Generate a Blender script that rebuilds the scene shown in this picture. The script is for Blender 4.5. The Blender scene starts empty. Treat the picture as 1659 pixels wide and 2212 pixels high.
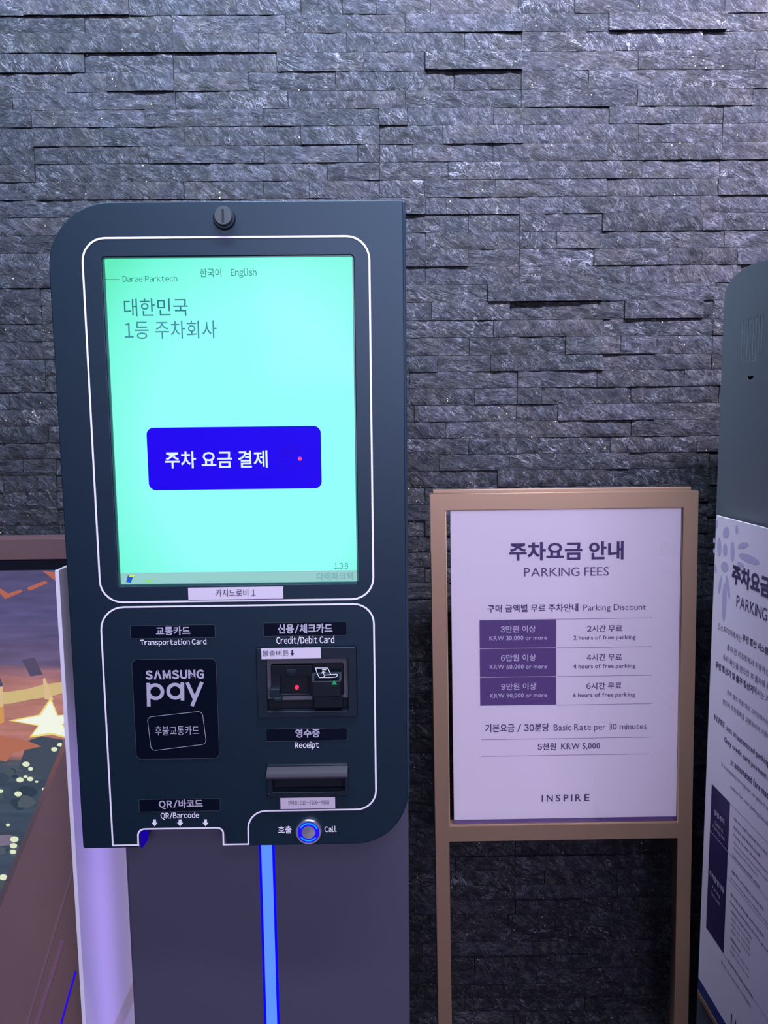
import bpy, bmesh, math, random
from mathutils import Vector, Matrix, noise

random.seed(7)
SC = bpy.context.scene
COL = SC.collection
W, H = 1659, 2212
EYE = 1.42                                   # eye height above the floor

# ------------------------------------------------------------------ camera
FPX = 1619.8
PITCH, YAW, ROLL = math.radians(6.400), math.radians(-0.641), math.radians(-0.614)

def ray(x, y):
    """direction through a pixel, world axes: X right, Y away, Z up"""
    a = (x - 829.5) / FPX; b = -(y - 1106) / FPX
    c, s = math.cos(ROLL), math.sin(ROLL); a, b = c*a - s*b, s*a + c*b
    c, s = math.cos(PITCH), math.sin(PITCH); f, u = c + s*b, -s + c*b
    c, s = math.cos(YAW), math.sin(YAW)
    return Vector((c*a - s*f, s*a + c*f, u))
fwd = ray(829.5, 1106).normalized()
rgt = (ray(829.5 + FPX, 1106) - ray(829.5, 1106)).normalized()
upv = rgt.cross(fwd)
CAM = Vector((0, 0, EYE))
cd = bpy.data.cameras.new('camera'); cam = bpy.data.objects.new('camera', cd); COL.objects.link(cam)
R3 = Matrix((rgt, upv, -fwd)).transposed()
cam.matrix_world = Matrix.Translation(CAM) @ R3.to_4x4()
cd.sensor_fit = 'VERTICAL'; cd.sensor_height = 36; cd.sensor_width = 27
cd.lens = FPX / H * 36; cd.clip_start = 0.05
SC.camera = cam

def project(p):
    q = R3.transposed() @ (Vector(p) - CAM)
    return (829.5 + FPX*q.x/-q.z, 1106 - FPX*q.y/-q.z)

# ------------------------------------------------------------------ world, lamps, exposure
wd = bpy.data.worlds.new('world'); SC.world = wd; wd.use_nodes = True
bg = wd.node_tree.nodes['Background']
bg.inputs[0].default_value = (0.10, 0.14, 0.52, 1); bg.inputs[1].default_value = 0.26

def lamp(name, loc, target, sx, sy, power, col, spread=180):
    l = bpy.data.lights.new(name, 'AREA'); l.shape = 'RECTANGLE'; l.size = sx; l.size_y = sy
    l.energy = power; l.color = col; l.spread = math.radians(spread)
    o = bpy.data.objects.new(name, l); COL.objects.link(o); o.location = loc
    o.rotation_euler = (Vector(target) - Vector(loc)).to_track_quat('-Z', 'Y').to_euler()
    return o
lamp('wall_wash_light', (-0.2, 0.50, 2.90), (-0.2, 1.35, 2.2), 1.3, 0.12, 56, (0.62, 0.76, 1.0), 88)
lamp('wall_wash_light', (1.1, 0.50, 2.90), (1.1, 1.35, 2.15), 1.2, 0.12, 72, (0.82, 0.77, 1.0), 94)
lamp('ceiling_light', (0.6, -0.9, 2.9), (0.2, 0.9, 1.1), 1.6, 1.0, 30, (0.66, 0.74, 1.0))
lamp('front_fill_light', (0.7, -3.4, 2.3), (0.2, 1.2, 1.0), 3.0, 1.1, 152, (0.80, 0.715, 1.0))  # soft fill added behind the camera to light the poster evenly

SC.view_settings.view_transform = 'Standard'; SC.view_settings.look = 'None'
SC.view_settings.exposure = 0.0; SC.view_settings.gamma = 1.0
SC.view_settings.use_curve_mapping = False

# ------------------------------------------------------------------ helpers
def srgb(r, g, b):
    f = lambda c: (c/255/12.92) if c/255 <= .04045 else ((c/255+.055)/1.055)**2.4
    return (f(r), f(g), f(b), 1)

def mat(name, col, rough=.5, metal=0.0, grain=0, gscale=300, spec=.5, emit=None, es=1.0, vary=0.0, tint=None):
    m = bpy.data.materials.new(name); m.use_nodes = True
    nt = m.node_tree; b = nt.nodes['Principled BSDF']
    b.inputs['Roughness'].default_value = rough; b.inputs['Metallic'].default_value = metal
    b.inputs['Specular IOR Level'].default_value = spec
    if tint: b.inputs['Specular Tint'].default_value = tint
    if emit:
        b.inputs['Emission Color'].default_value = emit; b.inputs['Emission Strength'].default_value = es
    tc = nt.nodes.new('ShaderNodeTexCoord'); nz = nt.nodes.new('ShaderNodeTexNoise')
    nz.inputs['Scale'].default_value = gscale; nz.inputs['Detail'].default_value = 4
    nt.links.new(tc.outputs['Object'], nz.inputs['Vector'])
    mx = nt.nodes.new('ShaderNodeMix'); mx.data_type = 'RGBA'
    k = 1 - vary
    mx.inputs[6].default_value = (col[0]*k, col[1]*k, col[2]*k, 1); mx.inputs[7].default_value = (col[0]*(2-k), col[1]*(2-k), col[2]*(2-k), 1)
    nt.links.new(nz.outputs['Fac'], mx.inputs[0]); nt.links.new(mx.outputs[2], b.inputs['Base Color'])
    if grain:
        bp = nt.nodes.new('ShaderNodeBump'); bp.inputs['Strength'].default_value = grain; bp.inputs['Distance'].default_value = .0005
        nt.links.new(nz.outputs['Fac'], bp.inputs['Height']); nt.links.new(bp.outputs['Normal'], b.inputs['Normal'])
    return m

def glow(name, col, s=1.0):
    m = bpy.data.materials.new(name); m.use_nodes = True; nt = m.node_tree
    b = nt.nodes['Principled BSDF']; b.inputs['Base Color'].default_value = (.001, .001, .001, 1)
    b.inputs['Roughness'].default_value = .5; b.inputs['Specular IOR Level'].default_value = .04
    b.inputs['Emission Color'].default_value = col; b.inputs['Emission Strength'].default_value = s
    return m

def link(name, me, m, parent=None, smooth=False):
    o = bpy.data.objects.new(name, me); COL.objects.link(o)
    if m: me.materials.clear(); me.materials.append(m)
    if parent: o.parent = parent
    if smooth:
        for p in me.polygons: p.use_smooth = True
    return o

def tag(o, label, cat, group=None):
    o['label'] = label; o['category'] = cat
    if group: o['group'] = group
    return o

def thing(name, label, cat, M):
    o = bpy.data.objects.new(name, None); COL.objects.link(o); o.matrix_world = M
    o.empty_display_size = .05
    return tag(o, label, cat)

def struct(o): o['kind'] = 'structure'; return o

def box_bm(bm, x0, x1, y0, y1, z0, z1, bev=0):
    r = bmesh.ops.create_cube(bm, size=1)
    for v in r['verts']:
        v.co = Vector(((x0+x1)/2 + v.co.x*(x1-x0), (y0+y1)/2 + v.co.y*(y1-y0), (z0+z1)/2 + v.co.z*(z1-z0)))
    if bev:
        es = {e for v in r['verts'] for e in v.link_edges}
        bmesh.ops.bevel(bm, geom=list(es), offset=bev, segments=2, affect='EDGES', profile=.5)

def box(name, b, m, parent=None, bev=0):
    bm = bmesh.new(); box_bm(bm, *b, bev)
    me = bpy.data.meshes.new(name); bm.to_mesh(me); bm.free()
    return link(name, me, m, parent)

def boxes(name, bl, m, parent=None, bev=0):
    bm = bmesh.new()
    for b in bl: box_bm(bm, *b, bev)
    me = bpy.data.meshes.new(name); bm.to_mesh(me); bm.free()
    return link(name, me, m, parent)

def from_curve(cu):
    o = bpy.data.objects.new('tmp', cu)
    me = bpy.data.meshes.new_from_object(o)
    bpy.data.objects.remove(o); bpy.data.curves.remove(cu)
    return me

def turn(me, y0):
    """2-D mesh in XY, thickness in Z  ->  face in XZ with thickness in Y"""
    for v in me.vertices: v.co = Vector((v.co.x, y0 - v.co.z, v.co.y))

def plate(name, outlines, yf, th, m, parent=None, bev=0.0):
    """flat piece with holes; outlines in (u, v); front at local y = yf, thickness th going away"""
    cu = bpy.data.curves.new('c', 'CURVE'); cu.dimensions = '2D'; cu.fill_mode = 'BOTH'
    for pts in outlines:
        s = cu.splines.new('POLY'); s.points.add(len(pts)-1); s.use_cyclic_u = True
        for p, q in zip(s.points, pts): p.co = (q[0], q[1], 0, 1)
    cu.extrude = max(th/2 - bev, .00001); cu.bevel_depth = bev; cu.bevel_resolution = 2
    if bev: cu.offset = -bev
    me = from_curve(cu); turn(me, yf + th/2)
    return link(name, me, m, parent)

def rnd(pts, n=7):
    """polygon with corner radii: [(u, v, r), ...]"""
    out = []; N = len(pts)
    for i in range(N):
        x, y, r = pts[i]; p = Vector((x, y)); a = Vector(pts[i-1][:2]) - p; b = Vector(pts[(i+1) % N][:2]) - p
        if r <= 0: out.append((x, y)); continue
        a.normalize(); b.normalize(); ang = a.angle(b); d = r/math.tan(ang/2)
        c = p + (a+b).normalized() * (r/math.sin(ang/2))
        s = p + a*d - c; e = p + b*d - c
        a0 = math.atan2(s.y, s.x); a1 = math.atan2(e.y, e.x); da = (a1-a0+math.pi) % (2*math.pi) - math.pi
        for k in range(n+1):
            t = a0 + da*k/n; out.append((c.x + r*math.cos(t), c.y + r*math.sin(t)))
    return out
def rrect(u0, u1, v0, v1, r): return rnd([(u0, v1, r), (u1, v1, r), (u1, v0, r), (u0, v0, r)])
def circle(u, v, r, n=32): return [(u + r*math.cos(2*math.pi*i/n), v + r*math.sin(2*math.pi*i/n)) for i in range(n)]

def stroke_mesh(paths, w, y, name='stroke'):
    bm = bmesh.new()
    for pts, closed in paths:
        P = [Vector(p) for p in pts]; n = len(P); L = []
        for i in range(n):
            if closed or 0 < i < n-1:
                a = (P[i] - P[i-1]); b = (P[(i+1) % n] - P[i])
            elif i == 0: a = b = P[1]-P[0]
            else: a = b = P[-1]-P[-2]
            a = a.normalized(); b = b.normalized(); t = (a+b)
            t = t.normalized() if t.length > 1e-6 else a
            nrm = Vector((-t.y, t.x)); k = 1/max(.35, nrm.dot(Vector((-a.y, a.x))))
            L.append((bm.verts.new((P[i].x + nrm.x*w/2*k, y, P[i].y + nrm.y*w/2*k)), bm.verts.new((P[i].x - nrm.x*w/2*k, y, P[i].y - nrm.y*w/2*k))))
        y -= .00004
        for i in range(n if closed else n-1):
            j = (i+1) % n; bm.faces.new((L[i][0], L[i][1], L[j][1], L[j][0]))
    bmesh.ops.recalc_face_normals(bm, faces=bm.faces)
    for f in bm.faces:
        if f.normal.y > 0: f.normal_flip()
    me = bpy.data.meshes.new(name); bm.to_mesh(me); bm.free(); return me

def lathe(name, prof, c, m, parent, n=40, squash=None):
    """prof [(r, y)] turned about the local Y axis at (u, v)=c"""
    bm = bmesh.new(); rings = []
    for r, y in prof:
        rings.append([bm.verts.new((c[0]+r*math.cos(2*math.pi*i/n), y, c[1]+r*math.sin(2*math.pi*i/n))) for i in range(n)] if r > 0 else [bm.verts.new((c[0], y, c[1]))])
    for a, b in zip(rings, rings[1:]):
        for i in range(n):
            j = (i+1) % n
            if len(a) == 1 and len(b) == 1: continue
            if len(b) == 1: bm.faces.new((a[i], a[j], b[0]))
            elif len(a) == 1: bm.faces.new((a[0], b[j], b[i]))
            else: bm.faces.new((a[i], a[j], b[j], b[i]))
    bmesh.ops.recalc_face_normals(bm, faces=bm.faces)
    me = bpy.data.meshes.new(name); bm.to_mesh(me); bm.free()
    return link(name, me, m, parent)

class Face:
    """a flat face of a thing: local X to the right, local Z up, local y = depth"""
    def __init__(s, M, y=0.0): s.M = M; s.I = M.inverted(); s.y = y
    def at(s, x, y, yy=None):
        o = s.I @ CAM; d = s.I.to_3x3() @ ray(x, y)
        t = ((s.y if yy is None else yy) - o.y)/d.y; p = o + d*t
        return (p.x, p.z)
    def rect(s, x0, y0, x1, y1):
        a, b, c, d = s.at(x0, y0), s.at(x1, y0), s.at(x0, y1), s.at(x1, y1)
        return ((a[0]+c[0])/2, (b[0]+d[0])/2, (c[1]+d[1])/2, (a[1]+b[1])/2)

GLYPHS = {}
def load_glyphs(chars, bold):
    """outlines of many letters at once: one letter per widely spaced line"""
    for ch in [c for c in chars if c in '\uff29\uff0f']:      # plain upright I and slash
        w = .045 + bold
        GLYPHS[(ch, bold)] = ([(.5-w, 0), (.5+w, 0), (.5+w, .733), (.5-w, .733)] if ch == '\uff29' else [(.32-w, -.08), (.32+w, -.08), (.68+w, .80), (.68-w, .80)], [(0, 1, 2, 3)])
    chars = [c for c in chars if c not in '\uff29\uff0f']
    if not chars: return
    cu = bpy.data.curves.new('t', 'FONT'); cu.body = '\n'.join(chars); cu.size = 1; cu.offset = bold; cu.resolution_u = 3; cu.space_line = 3
    me = from_curve(cu)
    idx = [round((.30 - v.co.y)/3) for v in me.vertices]
    for i, ch in enumerate(chars):
        own = {j: n for n, j in enumerate([j for j, q in enumerate(idx) if q == i])}
        GLYPHS[(ch, bold)] = [[(me.vertices[j].co.x, me.vertices[j].co.y + 3*i) for j in own], []]
        for j in own: idx[j] = (i, own[j])
    for p in me.polygons:
        k = idx[p.vertices[0]]
        GLYPHS[(chars[k[0]], bold)][1].append(tuple(idx[v][1] for v in p.vertices))
    bpy.data.meshes.remove(me)
TEXTS = []
def wide_of(ch, latin): return chr(ord(ch) + 0xFEE0) if not latin and '!' <= ch <= '~' else ch
def text_at(body, u0, u1, v0, v1, y, m, parent, bold=0, name='lettering', latin=False, gap=.085, rot=0):
    bold = 0 if bold < .009 else .016 if bold < .024 else .03 if bold < .04 else .045
    TEXTS.append((body, u0, u1, v0, v1, y, m, parent, bold, name, latin, gap))
def flush_texts():
    need = {}
    for t in TEXTS:
        for ch in t[0]:
            if ch != ' ': need.setdefault(t[8], set()).add(wide_of(ch, t[10]))
    for bold, cs in need.items(): load_glyphs(sorted(cs), bold)
    for t in TEXTS: set_text(*t)
def glyph(ch, bold): return GLYPHS[(ch, bold)]
def set_text(body, u0, u1, v0, v1, y, m, parent, bold=0, name='lettering', latin=False, gap=.085):
    """lettering fitted to a box; latin=False sets letters in the same plain sans as the Hangul"""
    V, Fc, x = [], [], 0.0
    for ch in body:
        if ch == ' ': x += .27; continue
        wide = not latin and '!' <= ch <= '~'
        vs, fs = glyph(chr(ord(ch) + 0xFEE0) if wide else ch, bold)
        if not vs: continue
        lo = min(q[0] for q in vs); hi = max(q[0] for q in vs)
        hangul = ord(ch) > 0x1100
        o = x if hangul else x - lo + gap/2
        n = len(V); V += [(q[0] + o, q[1]) for q in vs]; Fc += [tuple(i+n for i in f) for f in fs]
        x += .93 if hangul else hi - lo + gap
    xs = [q[0] for q in V]; ys = [q[1] for q in V]
    sx = (u1-u0)/(max(xs)-min(xs)); sy = (v1-v0)/(max(ys)-min(ys)); x0 = min(xs); y0 = min(ys)
    me = bpy.data.meshes.new(name)
    me.from_pydata([(u0 + (q[0]-x0)*sx, y, v0 + (q[1]-y0)*sy) for q in V], [], Fc); me.update()
    return link(name, me, m, parent)

def text(F, body, x0, y0, x1, y1, m, parent, bold=0, lift=.0004, **k):
    u0, u1, v0, v1 = F.rect(x0, y0, x1, y1)
    return text_at(body, u0, u1, v0, v1, F.y - lift, m, parent, bold, **k)

# ------------------------------------------------------------------ the stone wall
YW = 1.35
FW = Face(Matrix.Translation((0, YW, 0)))
def stone_material():
    m = bpy.data.materials.new('split_slate'); m.use_nodes = True; nt = m.node_tree; N = nt.nodes.new; Lk = nt.links.new
    b = nt.nodes['Principled BSDF']
    geo = N('ShaderNodeNewGeometry'); oi = N('ShaderNodeAttribute'); oi.attribute_name = 'stone_id'
    add = N('ShaderNodeVectorMath'); add.operation = 'MULTIPLY_ADD'
    Lk(oi.outputs['Color'], add.inputs[0]); add.inputs[1].default_value = (3, 3, 3); Lk(geo.outputs['Position'], add.inputs[2])
    sep = N('ShaderNodeSeparateColor'); Lk(oi.outputs['Color'], sep.inputs[0])
    an = N('ShaderNodeMath'); an.operation = 'MULTIPLY_ADD'; an.inputs[1].default_value = .9; an.inputs[2].default_value = -1.05; Lk(sep.outputs[2], an.inputs[0])
    vr = N('ShaderNodeVectorRotate'); vr.rotation_type = 'Y_AXIS'; Lk(add.outputs[0], vr.inputs['Vector']); Lk(an.outputs[0], vr.inputs['Angle'])
    mp = N('ShaderNodeVectorMath'); mp.operation = 'MULTIPLY'; mp.inputs[1].default_value = (.45, 1, 1.15); Lk(vr.outputs[0], mp.inputs[0])
    def noise_(vec, sc, det=8, rough=.6, dist=0):
        n = N('ShaderNodeTexNoise'); n.inputs['Scale'].default_value = sc; n.inputs['Detail'].default_value = det
        n.inputs['Roughness'].default_value = rough; n.inputs['Distortion'].default_value = dist; Lk(vec, n.inputs['Vector']); return n.outputs['Fac']
    def ramp(f, stops):
        r = N('ShaderNodeValToRGB'); e = r.color_ramp.elements
        e[0].position, e[0].color = stops[0]; e[1].position, e[1].color = stops[-1]
        for p, c in stops[1:-1]:
            x = e.new(p); x.color = c
        Lk(f, r.inputs[0]); return r.outputs['Color']
    def math_(op, a, c, clamp=False):
        x = N('ShaderNodeMath'); x.operation = op; x.use_clamp = clamp
        for i, q in enumerate((a, c)):
            if q is None: continue
            if isinstance(q, (int, float)): x.inputs[i].default_value = q
            else: Lk(q, x.inputs[i])
        return x.outputs[0]
    def mix(f, a, c, mode='MIX'):
        x = N('ShaderNodeMix'); x.data_type = 'RGBA'; x.blend_type = mode
        if isinstance(f, (int, float)): x.inputs[0].default_value = f
        else: Lk(f, x.inputs[0])
        for i, q in ((6, a), (7, c)):
            if isinstance(q, tuple): x.inputs[i].default_value = q
            else: Lk(q, x.inputs[i])
        return x.outputs[2]
    P = add.outputs[0]; S = mp.outputs[0]
    flake = noise_(S, 105, 10, .72, .35)
    fine = noise_(S, 420, 4, .6, .3)
    big = noise_(P, 14, 4, .5)
    g = lambda v: (v[0], v[1], v[2], 1)
    base = ramp(flake, [(.30, g((.0035, .0045, .007))), (.5, g((.0135, .0140, .018))), (.72, g((.038, .038, .046)))])
    tint = ramp(big, [(.35, g((.74, .86, .90))), (.52, g((1, .97, 1.04))), (.60, g((1.06, 1.04, .90))), (.70, g((1.22, 1.04, 1.02)))])
    base = mix(1.0, base, tint, 'MULTIPLY')
    per = ramp(sep.outputs[0], [(0, g((.72, .74, .76))), (.5, g((1, 1, 1))), (1, g((1.38, 1.34, 1.36)))])
    base = mix(1.0, base, per, 'MULTIPLY')
    # pale flecks and thin veins
    fl = ramp(noise_(S, 300, 4, .62, .25), [(.54, g((0, 0, 0))), (.70, g((1, 1, 1)))])
    base = mix(math_('MULTIPLY', fl, .22), base, (.19, .19, .22, 1))
    mot = ramp(noise_(S, 34, 5, .6, .4), [(.32, g((.62, .64, .66))), (.5, g((.95, .95, .96))), (.68, g((1.5, 1.46, 1.5)))])
    base = mix(1.0, base, mot, 'MULTIPLY')
    cr = math_('ABSOLUTE', math_('SUBTRACT', noise_(S, 120, 6, .66, .9), .5), None)
    crk = math_('MULTIPLY', ramp(cr, [(0, g((1, 1, 1))), (.022, g((0, 0, 0)))]), ramp(noise_(P, 55, 4), [(.46, g((0, 0, 0))), (.62, g((1, 1, 1)))]))
    base = mix(math_('MULTIPLY', crk, .62), base, (.23, .23, .27, 1))
    rid = math_('ABSOLUTE', math_('SUBTRACT', noise_(S, 26, 5, .55, 1.5), .5), None)
    vein = ramp(rid, [(.0, g((1, 1, 1))), (.012, g((0, 0, 0)))])
    vm = math_('MULTIPLY', vein, math_('GREATER_THAN', sep.outputs[1], .72))
    vm2 = math_('MULTIPLY', vm, ramp(noise_(P, 40, 2), [(.42, g((0, 0, 0))), (.6, g((1, 1, 1)))]))
    base = mix(math_('MULTIPLY', vm2, .75), base, (.24, .24, .28, 1))
    # brassy mineral specks
    vo = N('ShaderNodeTexVoronoi'); vo.inputs['Scale'].default_value = 210; Lk(P, vo.inputs['Vector'])
    s2 = N('ShaderNodeSeparateColor'); Lk(vo.outputs['Color'], s2.inputs[0])
    sp = math_('MULTIPLY', math_('LESS_THAN', vo.outputs['Distance'], .2), math_('GREATER_THAN', s2.outputs[0], .966))
    sp = math_('MULTIPLY', sp, math_('GREATER_THAN', noise_(P, 9, 2), .53))
    base = mix(math_('MULTIPLY', sp, .8), base, (.95, .66, .25, 1))
    Lk(base, b.inputs['Base Color'])
    b.inputs['Roughness'].default_value = .55; b.inputs['Specular IOR Level'].default_value = .22
    h = math_('ADD', math_('MULTIPLY', flake, 1.0), math_('MULTIPLY', fine, .22))
    vor = N('ShaderNodeTexVoronoi'); vor.inputs['Scale'].default_value = 62; vor.feature = 'F1'; Lk(S, vor.inputs['Vector'])
    h = math_('ADD', h, math_('MULTIPLY', vor.outputs['Distance'], .55))
    bp = N('ShaderNodeBump'); bp.inputs['Strength'].default_value = 1.0; bp.inputs['Distance'].default_value = .0048
    Lk(h, bp.inputs['Height']); Lk(bp.outputs['Normal'], b.inputs['Normal'])
    return m
STONE = stone_material()

# row joints (pixel height at column 885), measured; outside them the mean course height goes on
RY = {0:31,1:70,2:112,3:154,4:195,5:233,6:271,7:312,8:350,9:389,10:427,11:464,12:503,13:540,14:577,15:616,16:654,17:693,18:730,19:769,20:804,21:840,22:876,23:912,24:948,25:983,26:1018,27:1054,28:1090,29:1125,30:1159,31:1192,32:1226,33:1259,34:1294,35:1327,36:1362,37:1396,38:1429,39:1463,40:1497,41:1530,42:1563,43:1595,44:1628,45:1661,46:1693,47:1724,48:1756,49:1788,50:1820,51:1852,52:1883,53:1915,54:1946,55:1977,56:2008,57:2039,58:2069,59:2100,60:2130,61:2159,62:2188,63:2218}
HR = .0296
def row_z(k):
    if k in RY: return FW.at(885, RY[k])[1]
    return FW.at(885, RY[0])[1] - HR*k if k < 0 else FW.at(885, RY[63])[1] - HR*(k-63)
# upright joints seen in the photograph, in pixels, for the course ABOVE row line k
JT = {0:[50,279,510,650,740,813,930,1119,1242,1381,1566],
 1:[183,372,617,875,1128,1315,1569], 2:[34,373,559,749,1004,1127,1266,1518], 3:[183,374,598,786,918,1127,1378,1631],
 4:[142,230,376,538,725,981,1126,1271,1523], 5:[27,202,379,622,876,1126,1376,1626], 6:[68,312,568,819,880,1066,1316,1562],
 7:[71,222,398,650,820,957,1130,1379,1560], 8:[74,145,320,571,773,820,892,1065,1312,1558], 9:[76,200,454,707,820,968,1140,1387,1555],
 10:[78,187,398,570,668,820,917,1071,1310,1551], 11:[-60,230,919,964,1122,1218,1402,1513], 12:[-20,210,1012,1122,1178,1301,1517,1560],
 13:[-90,200,920,1122,1202,1296,1383,1564], 14:[-30,210,1011,1122,1283,1445], 15:[-80,180,920,1122,1169,1361,1600],
 16:[-120,88,1053,1300,1543], 17:[-60,90,932,1101,1348,1518,1540], 18:[-10,90,1066,1303,1540], 19:[-90,93,1014,1222,1340,1417,1539],
 20:[-40,97,945,1060,1303,1537], 21:[-70,99,885,1118,1289,1478], 22:[19,190,1025,1117,1170,1363,1553], 23:[-50,200,1116,1205,1413,1590],
 24:[-100,105,963,1116,1363,1610], 25:[-20,100,1013,1116,1318,1505], 26:[49,121,950,1100,1360,1533], 27:[8,122,1075,1308,1531],
 28:[-60,124,918,1150,1380,1528], 29:[-10,126,1000,1210,1440,1526], 30:[-80,127,918,1130,1527],
 31:[903,1100,1524], 32:[960,1200,1530], 33:[918,1522], 34:[970,1514], 35:[1010,1518], 36:[940,1512], 37:[1000,1513], 38:[920,1509],
 39:[1010,1516], 40:[950,1509], 41:[1030,1525], 42:[898,1060,1520], 43:[898,1000,1505], 44:[940,1503], 45:[1020,1500], 46:[960,1506],
 47:[910,1502], 48:[1010,1498], 49:[888,1504], 50:[899,1113,1502], 51:[964,1113,1290,1499], 52:[984,1113,1328,1496],
 53:[940,1113,1176,1333,1500], 54:[970,1113,1334,1497], 55:[1113,1249,1380,1500], 56:[930,1097,1249,1393,1510], 57:[1105,1316,1495],
 58:[912,1150,1470], 59:[1025,1182,1420,1500], 60:[940,1160,1300,1492], 61:[900,1090,1347,1500], 62:[970,1262,1345,1505], 63:[1110,1345,1500]}
PROUD = {(3,918):8, (1,1315):6, (0,50):4, (2,34):4, (4,230):4, (7,957):3, (8,1312):2.5, (16,1053):6, (17,1348):5, (19,1222):3, (21,1289):1, (23,1205):4, (51,1113):1, (52,1113):5, (55,1113):7, (54,1113):.5, (56,1097):5, (59,1025):5, (62,1262):4, (26,-9):5, (10,78):3}
# what stands before the wall, as pixel rectangles: only to pick which stones show largest
OCC = [(120,430,884,2300), (0,1163,160,2300), (965,1102,1480,1785), (932,1062,1512,1103), (932,1062,968,2300), (1452,1062,1510,2300), (965,1785,1460,1817), (1545,640,1700,2300), (1512,1500,1700,2300)]
def vis_area(x0, x1, z0, z1):
    a = project((x0, YW, z1)); b = project((x1, YW, z0))
    n = 0; T = 0
    for i in range(9):
        for j in range(3):
            px = a[0] + (b[0]-a[0])*(i+.5)/9; py = a[1] + (b[1]-a[1])*(j+.5)/3; T += 1
            if 0 <= px < W and 0 <= py < H and not any(o[0] < px < o[2] and o[1] < py < o[3] for o in OCC): n += 1
    return n/T*abs(b[0]-a[0])*abs(b[1]-a[1])

def stone_bm(bm, x0, x1, z0, z1, proud, rich, idl, org=(0, 0, 0), veined=0):
    g = .0004; x0 += g; x1 -= g; z0 += g; z1 -= g
    nx = max(3, int((x1-x0)/(.009 if rich else .05))); nz = 5 if rich else 2
    c = (random.random(), random.random(), random.random(), 1)
    if veined: c = (.55, .95, .75, 1)
    sd = random.uniform(0, 50); yf = YW - proud; ox, oy, oz = org
    tiltx = random.uniform(-.012, .012); tiltz = random.uniform(-.05, .05)
    V = []
    for j in range(nz+1):
        for i in range(nx+1):
            x = x0 + (x1-x0)*i/nx; z = z0 + (z1-z0)*j/nz
            e = min(x-x0, x1-x, z-z0, z1-z)
            n = noise.noise(Vector((x*38+sd, z*55, sd)))*.0016 + noise.noise(Vector((x*110, z*150+sd, sd)))*.0008
            y = yf - n + tiltx*(x-(x0+x1)/2) + tiltz*(z-(z0+z1)/2)
            if e < 1e-5: y += .0007 + abs(n)*.3
            V.append(bm.verts.new((x-ox, y-oy, z-oz)))
    F = []
    w = nx+1
    for j in range(nz):
        for i in range(nx):
            F.append(bm.faces.new((V[j*w+i], V[j*w+i+1], V[(j+1)*w+i+1], V[(j+1)*w+i])))
    rim = [V[i] for i in range(nx+1)] + [V[j*w+nx] for j in range(1, nz+1)] + [V[nz*w+i] for i in range(nx-1, -1, -1)] + [V[j*w] for j in range(nz-1, 0, -1)]
    B = [bm.verts.new((v.co.x, YW+.014-oy, v.co.z)) for v in rim]
    for i in range(len(rim)):
        j = (i+1) % len(rim); F.append(bm.faces.new((rim[j], rim[i], B[i], B[j])))
    lay = idl
    for f in F:
        f.smooth = False
        for l in f.loops: l[lay] = c

wall = struct(box('wall_back', (-1.7, 1.7, YW+.012, YW+.15, 0, 3.0), mat('dark_joint_backing', (.012, .012, .015, 1), .9, grain=.3)))  # dark backing behind the stone joints
todo = []
XL, XR = -1.65, 1.65
k = -23
while True:
    zt = row_z(k-1); zb = row_z(k)
    if zt < .03: break
    zb = max(zb, .002)
    if zt <= 2.99:
        ym = RY.get(k, 31 if k < 0 else 2218)
        js = [FW.at(x, ym - 18)[0] for x in JT.get(k, [])]
        if not js: js = [random.uniform(-.1, .1)]
        # courses whose joints are hidden get ordinary lengths
        full = [js[0]]
        for a, b in zip(js, js[1:]):
            if b-a > .3:
                n = max(2, round((b-a)/.19)); full += [a + (b-a)*(i + random.uniform(-.2, .2))/n for i in range(1, n)]
            full.append(b)
        L = full
        while L[0] > XL: L.insert(0, L[0] - random.uniform(.1, .21))
        while L[-1] < XR: L.append(L[-1] + random.uniform(.1, .21))
        L[0] = XL; L[-1] = XR
        if L[1]-L[0] < .02: L.pop(1)
        if L[-1]-L[-2] < .02: L.pop(-2)
        for a, b in zip(L, L[1:]):
            pr = random.choice((0, .0003, .0005, .0008, .001, .0013, .0018, .003))
            rich = 0
            for (kk, xp), mm in PROUD.items():
                if kk == k and abs(a - FW.at(xp, ym - 18)[0]) < .002: pr = mm/1000; rich = kk == 3
            todo.append((vis_area(a, b, zb, zt), a, b, zb, zt, pr, rich))
    k += 1
todo.sort(key=lambda t: -t[0])
rest = bmesh.new(); rl = rest.loops.layers.float_color.new('stone_id')
for i, (ar, a, b, zb, zt, pr, vn) in enumerate(todo):
    if i < 298:
        bm = bmesh.new(); lay = bm.loops.layers.float_color.new('stone_id')
        org = ((a+b)/2, YW, (zb+zt)/2)
        stone_bm(bm, a, b, zb, zt, pr, True, lay, org, vn)
        me = bpy.data.meshes.new('stone'); bm.to_mesh(me); bm.free()
        o = link('stone', me, STONE, wall); o.location = org
    else: stone_bm(rest, a, b, zb, zt, pr, ar > 0, rl)
me = bpy.data.meshes.new('stone_courses'); rest.to_mesh(me); rest.free()
o = link('stone_courses', me, STONE, wall); o['kind'] = 'stuff'

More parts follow.
